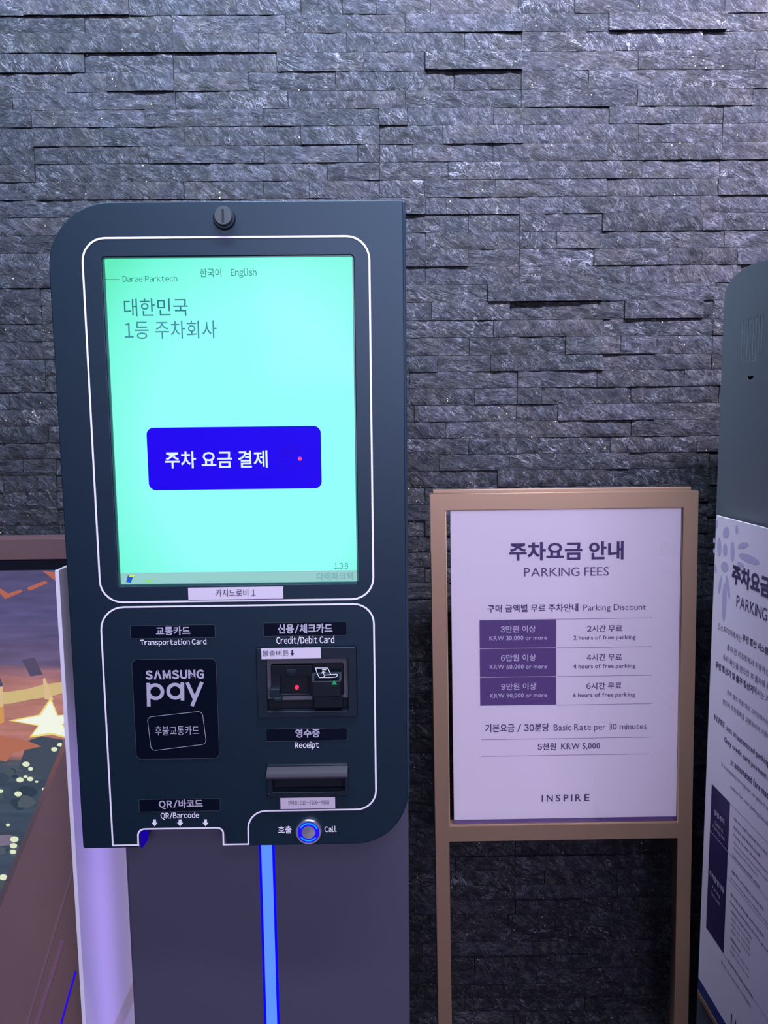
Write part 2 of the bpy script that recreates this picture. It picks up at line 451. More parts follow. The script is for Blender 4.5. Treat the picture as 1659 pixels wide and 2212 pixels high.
# floor and ceiling of the lobby
def tile_mat(name, c1, c2, sc, rough):
    m = bpy.data.materials.new(name); m.use_nodes = True; nt = m.node_tree; b = nt.nodes['Principled BSDF']
    tc = nt.nodes.new('ShaderNodeTexCoord'); br = nt.nodes.new('ShaderNodeTexBrick'); br.offset = 0
    br.inputs['Scale'].default_value = sc; br.inputs['Mortar Size'].default_value = .006; br.inputs['Brick Width'].default_value = 1; br.inputs['Row Height'].default_value = 1
    br.inputs['Color1'].default_value = c1; br.inputs['Color2'].default_value = c1; br.inputs['Mortar'].default_value = c2
    nt.links.new(tc.outputs['Object'], br.inputs['Vector']); nt.links.new(br.outputs['Color'], b.inputs['Base Color'])
    b.inputs['Roughness'].default_value = rough; return m
struct(box('floor', (-1.7, 1.7, -4.5, YW+.15, -.06, 0), tile_mat('dark_floor_tiles', (.03, .028, .035, 1), (.01, .01, .012, 1), 1.7, .3)))
struct(box('ceiling', (-1.7, 1.7, -4.5, YW+.15, 3.0, 3.06), mat('ceiling_paint', (.12, .12, .16, 1), .8)))

# ------------------------------------------------------------------ materials of the things
PAINT = mat('dark_blue_grey_paint', (.0010, .0085, .0180, 1), .47, grain=.12, gscale=900, spec=.62, tint=(.55, .74, .88, 1))
PAINT2 = mat('kiosk_edge_paint', (.018, .034, .058, 1), .46, grain=.1, gscale=900, tint=(.6, .78, .92, 1))
COLUMN = mat('grey_column_paint', (.056, .054, .088, 1), .5, grain=.4, gscale=900, vary=.05)
WHITE = mat('white_print', (.80, .76, .82, 1), .6, spec=.2)
DULLWHITE = mat('pale_print', (.40, .38, .47, 1), .6, spec=.2)
LABEL = mat('white_label_paper', (.62, .55, .64, 1), .7, spec=.2)
BLACKTXT = mat('black_print', (.012, .012, .03, 1), .5)
GLOSS = mat('black_gloss_film', (.0012, .003, .010, 1), .3, spec=.25)
BLACK = mat('black_plastic', (.0025, .005, .011, 1), .42, spec=.35)
SOFTBLK = mat('satin_black_plastic', (.004, .011, .020, 1), .45, spec=.35)
GREYPL = mat('grey_metal_flange', (.075, .072, .088, 1), .6, spec=.2)
CHROME = mat('brushed_chrome', (.75, .76, .8, 1), .25, metal=1)
BRONZE = mat('brushed_bronze', (.205, .128, .084, 1), .48, metal=.5, grain=.25, gscale=700, vary=.06)
BRONZE2 = mat('bright_bronze_edge', (.42, .26, .16, 1), .38, metal=.6)

# ------------------------------------------------------------------ the parking pay kiosk
MK = Matrix.Translation((-.18, 1.0, 0))
K = thing('payment_kiosk', 'dark blue-grey parking payment kiosk with lit mint green touch screen', 'kiosk', MK)
FK = Face(MK, -.05)                               # front of the head
FC = Face(MK, 0.0)                                # front of the column
KX = lambda X: X + .18
HL, HRr, HT, HB = KX(-.3995), KX(.0415), .2795+EYE, -.5575+EYE
def head_outline(i=0.0):
    nl, nr = FK.at(303, 1815)[0], FK.at(483, 1815)[0]; nt_ = FK.at(390, 1794)[1]
    return rnd([(HL+i, HT-i, .082-i), (HRr-i, HT-i, .003), (HRr-i, HB+i, .074-i), (nr+i, HB+i, .002), (nr+i, nt_+i, .009), (nl-i, nt_+i, .009), (nl-i, HB+i, .002), (HL+i, HB+i, .003)], 12)
su0, su1, sv0, sv1 = FK.rect(220, 553, 772, 1264); su0, su1 = KX(-.3315), KX(-.0235)
cu0, cu1, cv0, cv1 = FK.rect(556, 1398, 770, 1548)
ru0, ru1, rv0, rv1 = FK.rect(588, 1660, 747, 1708)
plate('front_panel', [head_outline(.0035), rrect(su0, su1, sv0, sv1, .004), rrect(cu0, cu1, cv0, cv1, .003), rrect(ru0, ru1, rv0, rv1, .002)], -.05, .014, PAINT, K, .0012)
plate('head_case', [head_outline(0)], -.037, .037, PAINT2, K, .003)
# column down to the floor with foot plate
box('column', (KX(-.3585), KX(.0412), 0, .32, .02, 1.60), COLUMN, K, .004)
box('base_plate', (KX(-.40), KX(.08), -.03, .33, .0, .02), PAINT, K, .004)
# front LED strip
l0, l1 = KX(-.1665), KX(-.1515)
LEDC = glow('blue_led_core', (.10, .26, 1.0, 1), 1.15); LEDH = glow('blue_led_halo', (.004, .0, .95, 1), 1.0)
led = box('led_strip', (l0, l1, -.003, .002, .03, HB+.0), LEDC, K)
for a, b in ((l0-.0035, l0), (l1, l1+.0035)): box('led_halo', (a, b, -.0015, .002, .03, HB), LEDH, led)  # glowing flanks stand in for the strip's blue halo on the column
box('unseen_side_strip', (KX(-.3585)-.004, KX(-.3585), .05, .11, .03, 1.0), glow('unseen_blue_glow', (.42, .30, 1.0, 1), 2.2), K)
box('unseen_side_strip', (KX(-.3585)-.003, KX(-.3585), .20, .26, .03, 1.0), glow('pale_fill_glow', (.75, .68, 1.0, 1), 1.3), K)  # unseen pale strip added to whiten the deeper part of the board
# screen
scr = bpy.data.materials.new('screen_mint'); scr.use_nodes = True
nt = scr.node_tree; b = nt.nodes['Principled BSDF']; b.inputs['Base Color'].default_value = (.01, .01, .01, 1); b.inputs['Roughness'].default_value = .12; b.inputs['Specular IOR Level'].default_value = .06
tc = nt.nodes.new('ShaderNodeTexCoord'); mp = nt.nodes.new('ShaderNodeMapping'); nt.links.new(tc.outputs['Generated'], mp.inputs[0])
mp.inputs['Location'].default_value = (-.60*1.0, 0, -.42*1.0); mp.inputs['Scale'].default_value = (1.0, 0, 1.0)
gr = nt.nodes.new('ShaderNodeTexGradient'); gr.gradient_type = 'SPHERICAL'
mp2 = nt.nodes.new('ShaderNodeVectorMath'); mp2.operation = 'MULTIPLY'; mp2.inputs[1].default_value = (1.25, 0, 1.25); nt.links.new(mp.outputs[0], mp2.inputs[0])
nt.links.new(mp2.outputs[0], gr.inputs[0]); rp = nt.nodes.new('ShaderNodeValToRGB'); nt.links.new(gr.outputs[1], rp.inputs[0])
rp.color_ramp.elements[0].position = .02; rp.color_ramp.elements[0].color = srgb(98, 238, 190)
rp.color_ramp.elements[1].position = .45; rp.color_ramp.elements[1].color = srgb(146, 255, 249)
e = rp.color_ramp.elements.new(.16); e.color = srgb(118, 251, 222)
nt.links.new(rp.outputs[0], b.inputs['Emission Color']); b.inputs['Emission Strength'].default_value = 1.0
screen = box('screen', (su0-.002, su1+.002, -.0455, -.038, sv0-.002, sv1+.002), scr, K)
SEAL = mat('screen_gasket', (.02, .09, .08, 1), .3)
plate('screen_gasket', [rrect(su0+.0002, su1-.0002, sv0+.0002, sv1-.0002, .004), rrect(su0+.0022, su1-.0016, sv0+.0022, sv1-.0012, .002)], -.0492, .0035, SEAL, K)
FS = Face(MK, -.0455)
def sp_(name, outl, m, lift=.0003, parent=None):
    return plate(name, [outl], FS.y - lift, .0001, m, parent or screen)
TEAL = glow('screen_teal_ink', srgb(52, 120, 140)); TEALD = glow('screen_dark_teal_ink', srgb(48, 128, 122)); TEALB = glow('screen_grey_blue_ink', srgb(70, 138, 160))
BTN = glow('screen_blue_button', srgb(33, 0, 242)); SW = glow('screen_white_ink', srgb(225, 245, 250)); BARG = glow('screen_taskbar_grey', srgb(150, 205, 205))
u0, u1, v0, v1 = FS.rect(319, 922, 694, 1057); sp_('screen_button', rrect(u0, u1, v0, v1, .009), BTN)
text(FS, '주차 요금 결제', 357, 974, 578, 1011, SW, screen, .018, .0008)
u, v = FS.at(648, 991); sp_('screen_dot', circle(u, v, .0025), glow('screen_pink_dot', srgb(255, 90, 140)), .0008)
DK = glow('screen_deep_blue', srgb(44, 4, 205))
a = [FS.at(*q) for q in ((603, 971), (640, 962), (644, 971))]; c = FS.rect(601, 974, 650, 1012)
screen_icon = link('screen_icon', stroke_mesh([(rrect(*c, .002), True), (a, False), ([FS.at(610, 984), FS.at(634, 982)], False), ([FS.at(610, 993), FS.at(630, 991)], False)], .0009, FS.y-.0008), DK, screen)
text(FS, 'Darae Parktech', 265, 595, 383, 609, TEALD, screen, .008)
link('screen_line', stroke_mesh([([FS.at(223, 604), FS.at(258, 604)], False)], .0008, FS.y-.0004), TEALD, screen)
text(FS, '한국어', 432, 580, 478, 599, TEALD, screen, .006); text(FS, 'English', 499, 580, 554, 600, TEALD, screen)
text(FS, '대한민국', 268, 645, 406, 683, TEAL, screen, .002); text(FS, '1등 주차회사', 269, 693, 468, 732, TEALB, screen, .002)
text(FS, '1.3.8', 722, 1216, 752, 1229, TEALD, screen)
u0, u1, v0, v1 = FS.rect(222, 1235, 773, 1264)
sp_('screen_taskbar', rrect(su0, su1, sv0-.001, v1, .0005), BARG)
text(FS, '다래파크텍', 684, 1236, 763, 1253, glow('screen_faint_ink', srgb(128, 180, 184)), screen, .03, .0008)
sp_('screen_card_icon', [FS.at(277, 1242), FS.at(288, 1245), FS.at(283, 1259), FS.at(273, 1257)], glow('screen_icon_blue', srgb(40, 90, 200)), .0008)
u0, u1, v0, v1 = FS.rect(279, 1242, 291, 1246); sp_('screen_card_icon', rrect(u0, u1, v0, v1, .0008), glow('screen_icon_yellow', srgb(215, 235, 60)), .0012)
for x in (318, 326):
    u, v = FS.at(x, 1255); sp_('screen_status_dot', circle(u, v, .002, 16), glow('screen_icon_green', srgb(130, 225, 110)), .0008)
text(FS, 'EUPX9OR-ASTTP-401   DAT100   PAYD100   DP5X10-DBLO1', 437, 1254, 592, 1258, glow('screen_small_ink', srgb(138, 190, 190)), screen, 0, .0008)
# white outline stripes
y_ = -.0506
u = lambda X: KX(X)
o1 = rrect(u(-.3545), u(-.004), -.2192+EYE, .2335+EYE, .028)
link('outline_stripe', stroke_mesh([(o1, True)], .0023, y_), WHITE, K)
pk = lambda x, y, r: (*FK.at(x, y), r)
UL, UR = u(-.356), u(-.004); zt = -.2256+EYE; zb = FK.at(650, 1750)[1]
o2 = rnd([(UL, zt, .03), (UR, zt, .026), (UR, zb, .026), (FK.at(537, 1790)[0], zb, .024), pk(537, 1823, 0), pk(483, 1824, 0), (FK.at(483, 1810)[0], FK.at(390, 1789)[1], .008), (FK.at(299, 1810)[0], FK.at(390, 1789)[1], .009), pk(299, 1825, 0), (UL, FK.at(246, 1826)[1], 0)])
link('outline_stripe', stroke_mesh([(o2, True)], .0022, y_), WHITE, K)
# key lock
u_, v_ = FK.at(485, 472)
lk = lathe('key_lock', [(.0136, -.0495), (.0136, -.053), (.0125, -.0545), (0, -.0545)], (u_, v_), SOFTBLK, K)
lathe('lock_barrel', [(.0112, -.054), (.0112, -.058), (.0102, -.0592), (0, -.0592)], (u_, v_+.001), mat('lock_barrel_paint', (.03, .045, .055, 1), .35), lk)
box('key_slot', (u_-.0015, u_+.0012, -.0597, -.0590, v_-.0065, v_+.0085), BLACK, lk)
# dark name plates, lettering
def film(x0, y0, x1, y1, name='name_plate', r=.002):
    a = FK.rect(x0, y0, x1, y1); o = plate(name, [rrect(*a, r)], -.0508, .0006, GLOSS, K)
    link('plate_rim', stroke_mesh([(rrect(*a, r), True)], .0005, -.0511), mat('film_rim', (.05, .07, .09, 1), .3), o); return o
FKT = Face(MK, -.0508)
film(282, 1350, 465, 1378); text(FKT, '교통카드', 337, 1353, 411, 1372, DULLWHITE, K, .03); text(FKT, 'Transportation Card', 303, 1380, 446, 1396, WHITE, K, .012)
film(569, 1344, 749, 1373); text(FKT, '신용/체크카드', 600, 1347, 718, 1368, DULLWHITE, K, .03); text(FKT, 'Credit/Debit Card', 597, 1374, 722, 1391, WHITE, K, .012)
film(575, 1573, 750, 1600); text(FKT, '영수증', 638, 1574, 691, 1593, DULLWHITE, K, .03); text(FKT, 'Receipt', 637, 1602, 689, 1619, WHITE, K, .012)
film(301, 1725, 476, 1752); text(FKT, 'QR/바코드', 343, 1727, 438, 1747, DULLWHITE, K, .03); text(FKT, 'QR/Barcode', 347, 1754, 430, 1770, WHITE, K, .012)
text(FKT, '호출', 601, 1784, 630, 1800, WHITE, K, .012); text(FKT, 'Call', 701, 1784, 727, 1797, WHITE, K, .012)
for x in (334, 389, 444):
    c = x, 1777; q = [(-3, -7), (3, -7), (3, 0), (6.5, 0), (0, 8), (-6.5, 0), (-3, 0)]
    plate('arrow_mark', [[FKT.at(c[0]+a, c[1]+b_) for a, b_ in q]], -.0509, .0001, WHITE, K)
# white labels stuck on
def label(x0, y0, x1, y1, yy=-.0512, ch=None):
    a = FK.rect(x0, y0, x1, y1); return plate('paper_label', [[(a[0], a[3]), (a[1], a[3]), (a[1], a[2]), (a[0], a[2])]], yy, .0005, LABEL, K)
lb = label(407, 1268, 612, 1294); text(FKT, '카지노로비 1', 466, 1272, 552, 1288, BLACKTXT, lb, 0, .0008)
lb = label(606, 1722, 724, 1746); text(FKT, '관제실 : 010-7206-4968', 622, 1728, 711, 1738, BLACKTXT, lb, 0, .0008)
# contactless pad
a = FK.rect(290.5, 1423, 471, 1638); pad = plate('card_reader_pad', [rrect(*a, .007)], -.0515, .0015, GLOSS, K, .0004)
link('pad_rim', stroke_mesh([(rrect(*a, .007), True)], .0005, -.0517), mat('pad_rim_paint', (.06, .07, .10, 1), .3), pad)
FP = Face(MK, -.0517)
text(FP, 'SΛMSUNG', 314, 1447, 441, 1467, DULLWHITE, pad, .045)
def ring(x, y, r, n=28): 
    c = FP.at(x, y); s = (FP.at(x+1, y)[0]-c[0])*r; return [(c[0]+s*math.cos(2*math.pi*i/n), c[1]+s*math.sin(2*math.pi*i/n)) for i in range(n)]
s7 = (FP.at(317, 1500)[0]-FP.at(310, 1500)[0])*1.12
pay = [(ring(336, 1494, 15), True), ([FP.at(320.5, 1475), FP.at(321.5, 1526)], False), (ring(378.5, 1493, 15), True), ([FP.at(394, 1474), FP.at(394.5, 1513)], False),
       ([FP.at(404.5, 1474), FP.at(421, 1511)], False), ([FP.at(436.5, 1473), FP.at(415, 1525)], False)]
link('lettering', stroke_mesh(pay, s7, FP.y-.0003), DULLWHITE, pad)
q = [FP.at(*p_) for p_ in ((318, 1549), (437, 1536), (446, 1607), (327, 1622))]
link('card_outline_mark', stroke_mesh([(rnd([(x, y, .006) for x, y in q]), True)], .0006, FP.y-.0003), DULLWHITE, pad)
text(FP, '후불교통카드', 335, 1568, 430, 1588, DULLWHITE, pad, .008)
# card reader
RB = plate('card_reader', [rrect(cu0-.0003, cu1+.0003, cv0-.0003, cv1+.0003, .003), rrect(*FK.rect(577, 1422, 752, 1534), .002)], -.0535, .010, SOFTBLK, K, .0009)
FR = Face(MK, -.046)
box('reader_back', (cu0, cu1, -.0395, -.0375, cv0, cv1), BLACK, RB)
plate('reader_flange', [rrect(*FR.rect(577, 1421, 752, 1508), .0015), rrect(*FR.rect(586, 1432, 743, 1503), .003)], -.046, .004, GREYPL, RB)
plate('reader_insert', [rrect(*FR.rect(586, 1436, 676, 1503), .003), rrect(*FR.rect(606, 1458, 668, 1498), .002)], -.048, .006, BLACK, RB, .0006)
boxes('reader_latch', [(*FR.rect(619, 1444, 640, 1453)[:2], -.0505, -.046, *FR.rect(619, 1444, 640, 1453)[2:]), (*FR.rect(622, 1452, 638, 1459)[:2], -.049, -.046, *FR.rect(622, 1452, 638, 1459)[2:])], SOFTBLK, RB, .0006)
a = FR.rect(585, 1481, 607, 1500); c = FR.rect(594, 1499, 611, 1508)
boxes('reader_cheek', [(a[0], a[1], -.058, -.046, a[2], a[3]), (c[0], c[1], -.060, -.046, c[2], c[3])], SOFTBLK, RB, .0012)
a = FR.rect(675, 1462, 738, 1497); c = FR.rect(678, 1497, 741, 1525)
boxes('reader_mouth', [(a[0], a[1], -.062, -.044, a[2], a[3]), (c[0], c[1], -.055, -.042, c[2], c[3])], BLACK, RB, .0014)
bm = bmesh.new(); a = FR.rect(675, 1447, 738, 1463)
pts = [(a[0], -.044, a[3]), (a[1], -.044, a[3]), (a[1], -.0615, a[2]), (a[0], -.0615, a[2]), (a[0], -.044, a[2]-.002), (a[1], -.044, a[2]-.002)]
vs = [bm.verts.new(p_) for p_ in pts]
for f in ((0, 1, 2, 3), (3, 2, 5, 4), (0, 3, 4), (1, 5, 2), (0, 4, 5, 1)): bm.faces.new([vs[i] for i in f])
bmesh.ops.recalc_face_normals(bm, faces=bm.faces); me = bpy.data.meshes.new('reader_ramp'); bm.to_mesh(me); bm.free(); link('reader_ramp', me, SOFTBLK, RB)
a = FR.rect(611, 1503, 675, 1510); box('reader_sill', (a[0], a[1], -.049, -.044, a[2], a[3]), GREYPL, RB)
a = FK.rect(562, 1535, 765, 1540)
u_, v_ = FR.at(641, 1485.5); lathe('red_led', [(.0026, -.0395), (.0026, -.042), (0, -.043)], Face(MK, -.042).at(641, 1485.5), glow('red_led_light', (1, .02, .05, 1), 2.2), RB, 16)
FM = Face(MK, -.0622)
plate('green_triangle', [[FM.at(722, 1469), FM.at(728.5, 1479), FM.at(716, 1479)]], -.0622, .0001, glow('green_triangle_light', srgb(38, 160, 100), .9), RB)
FI = Face(MK, -.0505)
card = [FI.at(*p_) for p_ in ((683, 1437), (709, 1437), (716, 1451), (703, 1452), (700, 1457), (691, 1457), (687, 1449))]
roll = [FI.at(*p_) for p_ in ((703, 1452), (716, 1451), (728, 1450), (730.5, 1452), (727, 1456), (714, 1457), (700, 1457))]
arr = [[FI.at(701, 1451), FI.at(699.5, 1445)], [FI.at(696, 1448), FI.at(699, 1444), FI.at(704, 1446.5)], [FI.at(697, 1440.5), FI.at(706, 1440.5)]]
link('card_symbol', stroke_mesh([(card, True), (roll, True)] + [(s, False) for s in arr], .0010, -.0622), WHITE, RB)
box('symbol_plate', (FI.at(680, 1446)[0], FI.at(733, 1446)[0], -.0620, -.0440, FI.at(700, 1459)[1], FI.at(700, 1456)[1]), BLACK, RB)
lb = label(565.5, 1397.5, 693.5, 1421, -.0542); F2 = Face(MK, -.0542)
text(F2, '불출버튼', 567, 1405, 624, 1417, BLACKTXT, lb, 0, .0003)
q = [(-1.8, -6), (1.8, -6), (1.8, 1), (4.6, 1), (0, 6.5), (-4.6, 1), (-1.8, 1)]
plate('arrow_mark', [[F2.at(631.5+a, 1410+b_) for a, b_ in q]], -.0545, .0001, BLACKTXT, lb)
# receipt slot
a = FK.rect(577, 1648, 753, 1718)
RS = plate('receipt_slot', [rrect(a[0], a[1], a[2], a[3], .003), rrect(*FK.rect(590, 1673, 744, 1707), .002)], -.0545, .009, SOFTBLK, K, .001)
bm = bmesh.new(); c = FK.rect(577, 1652, 753, 1672); n = 8
prev = None
for i in range(n+1):
    t = i/n; z = c[3] - (c[3]-c[2])*t; y = -.0545 - .011*math.sin(t*math.pi*.62)
    r = [bm.verts.new((c[0]+.001, y, z)), bm.verts.new((c[1]-.001, y, z))]
    if prev: bm.faces.new((prev[0], r[0], r[1], prev[1]))
    prev = r
bb = [bm.verts.new((c[0]+.001, -.052, c[2]-.0005)), bm.verts.new((c[1]-.001, -.052, c[2]-.0005))]
bm.faces.new((prev[0], bb[0], bb[1], prev[1])); bmesh.ops.recalc_face_normals(bm, faces=bm.faces)
me = bpy.data.meshes.new('receipt_lip'); bm.to_mesh(me); bm.free(); link('receipt_lip', me, mat('lip_plastic', (.030, .028, .040, 1), .5, spec=.3), RS, True)
box('slot_back', (ru0+.0006, ru1-.0006, -.040, -.0372, rv0+.0006, rv1-.0006), BLACK, RS)
c = FK.rect(580, 1708, 590, 1722); box('slot_tab', (c[0], c[1]-.003, -.058, -.051, c[2]+.002, c[3]), SOFTBLK, RS, .0008)
# call button
cb = FK.at(667, 1794)
CB = lathe('call_button', [(.0178, -.0495), (.0178, -.0535), (.0164, -.0550), (.0147, -.0550), (.0146, -.0530), (.0, -.0530)], cb, CHROME, K, 48)
lathe('button_ring', [(.0145, -.0529), (.0143, -.0541), (.0093, -.0541), (.0092, -.0529)], cb, glow('blue_button_ring', (.015, .004, 1, 1), 1.1), CB, 48)
for a0_, a1_ in ((20, 150), (215, 320)):
    link('ring_highlight', stroke_mesh([([(cb[0]+.0121*math.cos(math.radians(a0_+(a1_-a0_)*i/16)), cb[1]+.0121*math.sin(math.radians(a0_+(a1_-a0_)*i/16))) for i in range(17)], False)], .0017, -.0543), glow('cyan_button_ring', (.0, .42, 1, 1), 1.1), CB)
lathe('button_cap', [(.0091, -.0529), (.0088, -.0550), (0, -.0552)], cb, CHROME, CB, 48)
# lit pane in the scanner notch
nl = FK.at(303, 1815)[0]; nz = FK.at(390, 1795)[1]
bm = bmesh.new(); vs = [bm.verts.new(p_) for p_ in ((nl-.0006, -.048, nz-.003), (nl+.001, -.012, nz-.0005), (nl+.001, -.030, HB+.002), (nl-.0006, -.048, HB+.002))]
bm.faces.new(vs); vs2 = [bm.verts.new(v_.co + Vector((.0025, 0, 0))) for v_ in vs]; bm.faces.new(list(reversed(vs2)))
for i in range(4): bm.faces.new((vs[i], vs2[i], vs2[(i+1) % 4], vs[(i+1) % 4]))
bmesh.ops.recalc_face_normals(bm, faces=bm.faces); me = bpy.data.meshes.new('scanner_light'); bm.to_mesh(me); bm.free()
link('scanner_light', me, glow('blue_scanner_light', (.008, .0, .34, 1), 1.0), K)

# ------------------------------------------------------------------ bronze sign stand
ln = math.radians(-.9)
MS = Matrix.Translation((.3165, 1.19, 0)) @ Matrix.Rotation(ln, 4, 'X')
RACK, ZM = -.0100, .85                          # the frame is slightly out of square
class RackedFace(Face):
    def at(s, x, y, yy=None):
        p = Face.at(s, x, y, yy); return (p[0] - RACK*(p[1]-ZM), p[1])
S = thing('sign_stand', 'bronze framed floor sign stand holding the white and purple parking fees sheet', 'sign', MS)
F = RackedFace(MS, 0)
m2 = lambda p_, q_, i: (F.at(*p_)[i] + F.at(*q_)[i])/2
A0 = m2((932, 1068), (944, 2212), 0); A1 = m2((965, 1103), (973, 2190), 0)
B1 = m2((1512, 1060), (1485, 2212), 0); B0 = m2((1481, 1100), (1452, 2190), 0)
T0 = m2((935, 1067), (1510, 1060), 1); T1 = m2((970, 1102), (1475, 1098), 1)
C0 = m2((975, 1785), (1460, 1778), 1); C1 = m2((975, 1817), (1458, 1813), 1)
D = .022
plate('frame', [[(A0, T0), (B1, T0), (B1, .012), (A0, .012)], [(A1, T1), (B0, T1), (B0, C0), (A1, C0)], [(A1, C1), (B0, C1), (B0, .03), (A1, .03)]], 0, D, BRONZE, S, .0010)
box('back_rail', (A0+.006, B1-.002, D+.002, D+.012, T1, T0+.005), BRONZE, S, .001)
box('bright_inner_edge', (A1-.0002, A1+.0014, -.0003, D, C0, T1), BRONZE2, S); box('bright_inner_edge', (A1, B0, -.0003, D-.002, C0-.0004, C0+.0018), BRONZE2, S)  # brighter bronze strips paint the highlight along the frame's inner edges
box('bright_inner_edge', (B0-.0035, B0+.0002, .010, D, C0, T1), BRONZE2, S)
box('foot', (A0-.004, A1+.004, -.15, .12, 0, .012), BRONZE, S, .002); box('foot', (B0-.004, B1-.001, -.06, .12, 0, .012), BRONZE, S, .002)
FPo = RackedFace(MS, .0055)
PAPER = mat('poster_paper', (.84, .765, .83, 1), .42, spec=.5, grain=.05, gscale=30)
pu0, pu1, pv0, pv1 = FPo.rect(977, 1100, 1467, 1781)
pu1 = B0-.0008; pv1 = T1+.001
po = box('poster', (pu0, pu1, .0055, .010, C0+.0012, pv1), PAPER, S)
PURP = mat('purple_ink', (.115, .06, .215, 1), .4); VIO = mat('dark_violet_ink', (.045, .02, .13, 1), .45); VG = mat('violet_grey_ink', (.10, .06, .17, 1), .45)
LINE = mat('grey_rule_ink', (.30, .25, .38, 1), .45); PAPERTX = mat('reversed_lettering', (.62, .57, .72, 1), .45)
yp = .0055
a = FPo.rect(981, 1767, 1460, 1781); plate('colour_band', [[(pu0, FPo.at(1220, 1767)[1]), (pu1, FPo.at(1220, 1767)[1]), (pu1, C0+.0012), (pu0, C0+.0012)]], yp-.0003, .0001, PURP, po)
text(FPo, '주차요금 안내', 1100, 1170, 1347, 1210, VIO, po, .03)
text(FPo, 'PARKING FEES', 1132, 1225.5, 1315, 1244.5, VG, po, -.006, latin=True)
text(FPo, '구매 금액별 무료 주차안내', 1053, 1305, 1249, 1322, VIO, po, .02); text(FPo, 'Parking Discount', 1260, 1305, 1395, 1322, VG, po, -.002, latin=True)
cx0 = FPo.at(1036.5, 1430)[0]; cx1 = FPo.at(1201.5, 1430)[0]; rx = FPo.at(1408.5, 1430)[0]
rows = [FPo.at(1200, y)[1] for y in (1337.5, 1399.5, 1461.5, 1523)]
for i in range(3):
    plate('table_cell', [[(cx0, rows[i]), (cx1, rows[i]), (cx1, rows[i+1]+.0007), (cx0, rows[i+1]+.0007)]], yp-.0003, .0001, PURP, po)
    d = 62*i + (0, 0, 0)[i]; kk = ('3', '6', '9')[i]; hh = ('2', '4', '6')[i]; dx = i*.7
    text(FPo, kk + '만원 이상', 1081+dx, 1351+d, 1157+dx, 1366+d, PAPERTX, po, .02, .0008)
    text(FPo, 'KRW %s0,000 or more' % kk, 1057+dx, 1373+d, 1181, 1384+d, PAPERTX, po, .016, .0008, latin=True)
    text(FPo, hh + '시간 무료', 1268-dx, 1350+d, 1344-dx, 1365+d, VG, po, .02)
    text(FPo, hh + ' hours of free parking', 1239-dx*.7, 1372+d, 1373-dx, 1384+d, VG, po, .010, latin=True)
def rule(y, x0, x1, w=.0009): link('rule', stroke_mesh([([(x0, y), (x1, y)], False)], w, yp-.0004), LINE, po)
for z in rows: rule(z, cx1 if z != rows[0] else cx0, rx)
text(FPo, '기본요금 / 30분당', 1048, 1563, 1186, 1581, VIO, po, .02); text(FPo, 'Basic Rate per 30 minutes', 1196, 1563, 1397, 1581, VG, po, -.002, latin=True)
rule(FPo.at(1220, 1595)[1], FPo.at(1039, 1595)[0], FPo.at(1406, 1595)[0]); rule(FPo.at(1220, 1631)[1], FPo.at(1039, 1631)[0], FPo.at(1405, 1631)[0])
text(FPo, '5천원', 1161, 1605, 1201, 1620, VIO, po, .02); text(FPo, 'KRW 5,000', 1212, 1605, 1296, 1620, VG, po, .012, latin=True)
u0, u1, v0, v1 = FPo.rect(1170, 1716, 1273, 1731)
for ch, (f0, f1) in zip('INSPIRE', ((0, .03), (.105, .235), (.295, .39), (.46, .56), (.615, .645), (.705, .825), (.895, 1))):
    text_at(ch, u0+(u1-u0)*f0, u0+(u1-u0)*f1, v0, v1, yp-.0004, VIO, po, .02, latin=True)
# clear cover
gm = bpy.data.materials.new('clear_acrylic'); gm.use_nodes = True; nt = gm.node_tree
for n_ in list(nt.nodes): nt.nodes.remove(n_)
out = nt.nodes.new('ShaderNodeOutputMaterial'); mx = nt.nodes.new('ShaderNodeMixShader'); tr = nt.nodes.new('ShaderNodeBsdfTransparent'); gl = nt.nodes.new('ShaderNodeBsdfGlossy')
gl.inputs['Roughness'].default_value = .03; tr.inputs[0].default_value = (.97, .97, .98, 1)
fr = nt.nodes.new('ShaderNodeFresnel'); fr.inputs[0].default_value = 1.45; tcx = nt.nodes.new('ShaderNodeTexCoord'); nz_ = nt.nodes.new('ShaderNodeTexNoise'); nz_.inputs['Scale'].default_value = 18
bp = nt.nodes.new('ShaderNodeBump'); bp.inputs['Strength'].default_value = .15; bp.inputs['Distance'].default_value = .004
for a_, b_ in ((tcx.outputs['Object'], nz_.inputs[0]), (nz_.outputs[0], bp.inputs['Height']), (bp.outputs[0], gl.inputs['Normal']), (fr.outputs[0], mx.inputs[0]), (tr.outputs[0], mx.inputs[1]), (gl.outputs[0], mx.inputs[2]), (mx.outputs[0], out.inputs[0])): nt.links.new(a_, b_)
box('clear_cover', (pu0-.0006, pu1+.0002, .0022, .0032, C0+.0012, pv1-.001), gm, S)

# ------------------------------------------------------------------ second kiosk, seen from its side
XS = .556
MM = Matrix.Translation((XS, .93, 0)) @ Matrix.Rotation(-math.pi/2, 4, 'Z')      # local x runs towards the viewer, local y to the right
Q = thing('payment_kiosk', 'dark grey kiosk seen side-on at the right edge, with vertical vent slots', 'kiosk', MM)
FM_ = Face(MM, 0)
back = FM_.at(1565, 640)[0]
arc = [FM_.at(*p_) for p_ in ((1564.5, 650), (1566, 634), (1569, 624), (1578, 606), (1596, 588), (1622, 572), (1658, 560))]
top = arc[-1][1]
prof = [(back, .0)] + arc + [(arc[-1][0]+.03, top+.004), (.23, top+.004), (.27, top-.03), (.27, .0)]
slots = []
sv1_, sv0_ = FM_.at(1604.4, 691.4)[1], FM_.at(1601.3, 784.6)[1]
ua, ub = FM_.at(1603, 738)[0], FM_.at(1646.8, 725)[0]
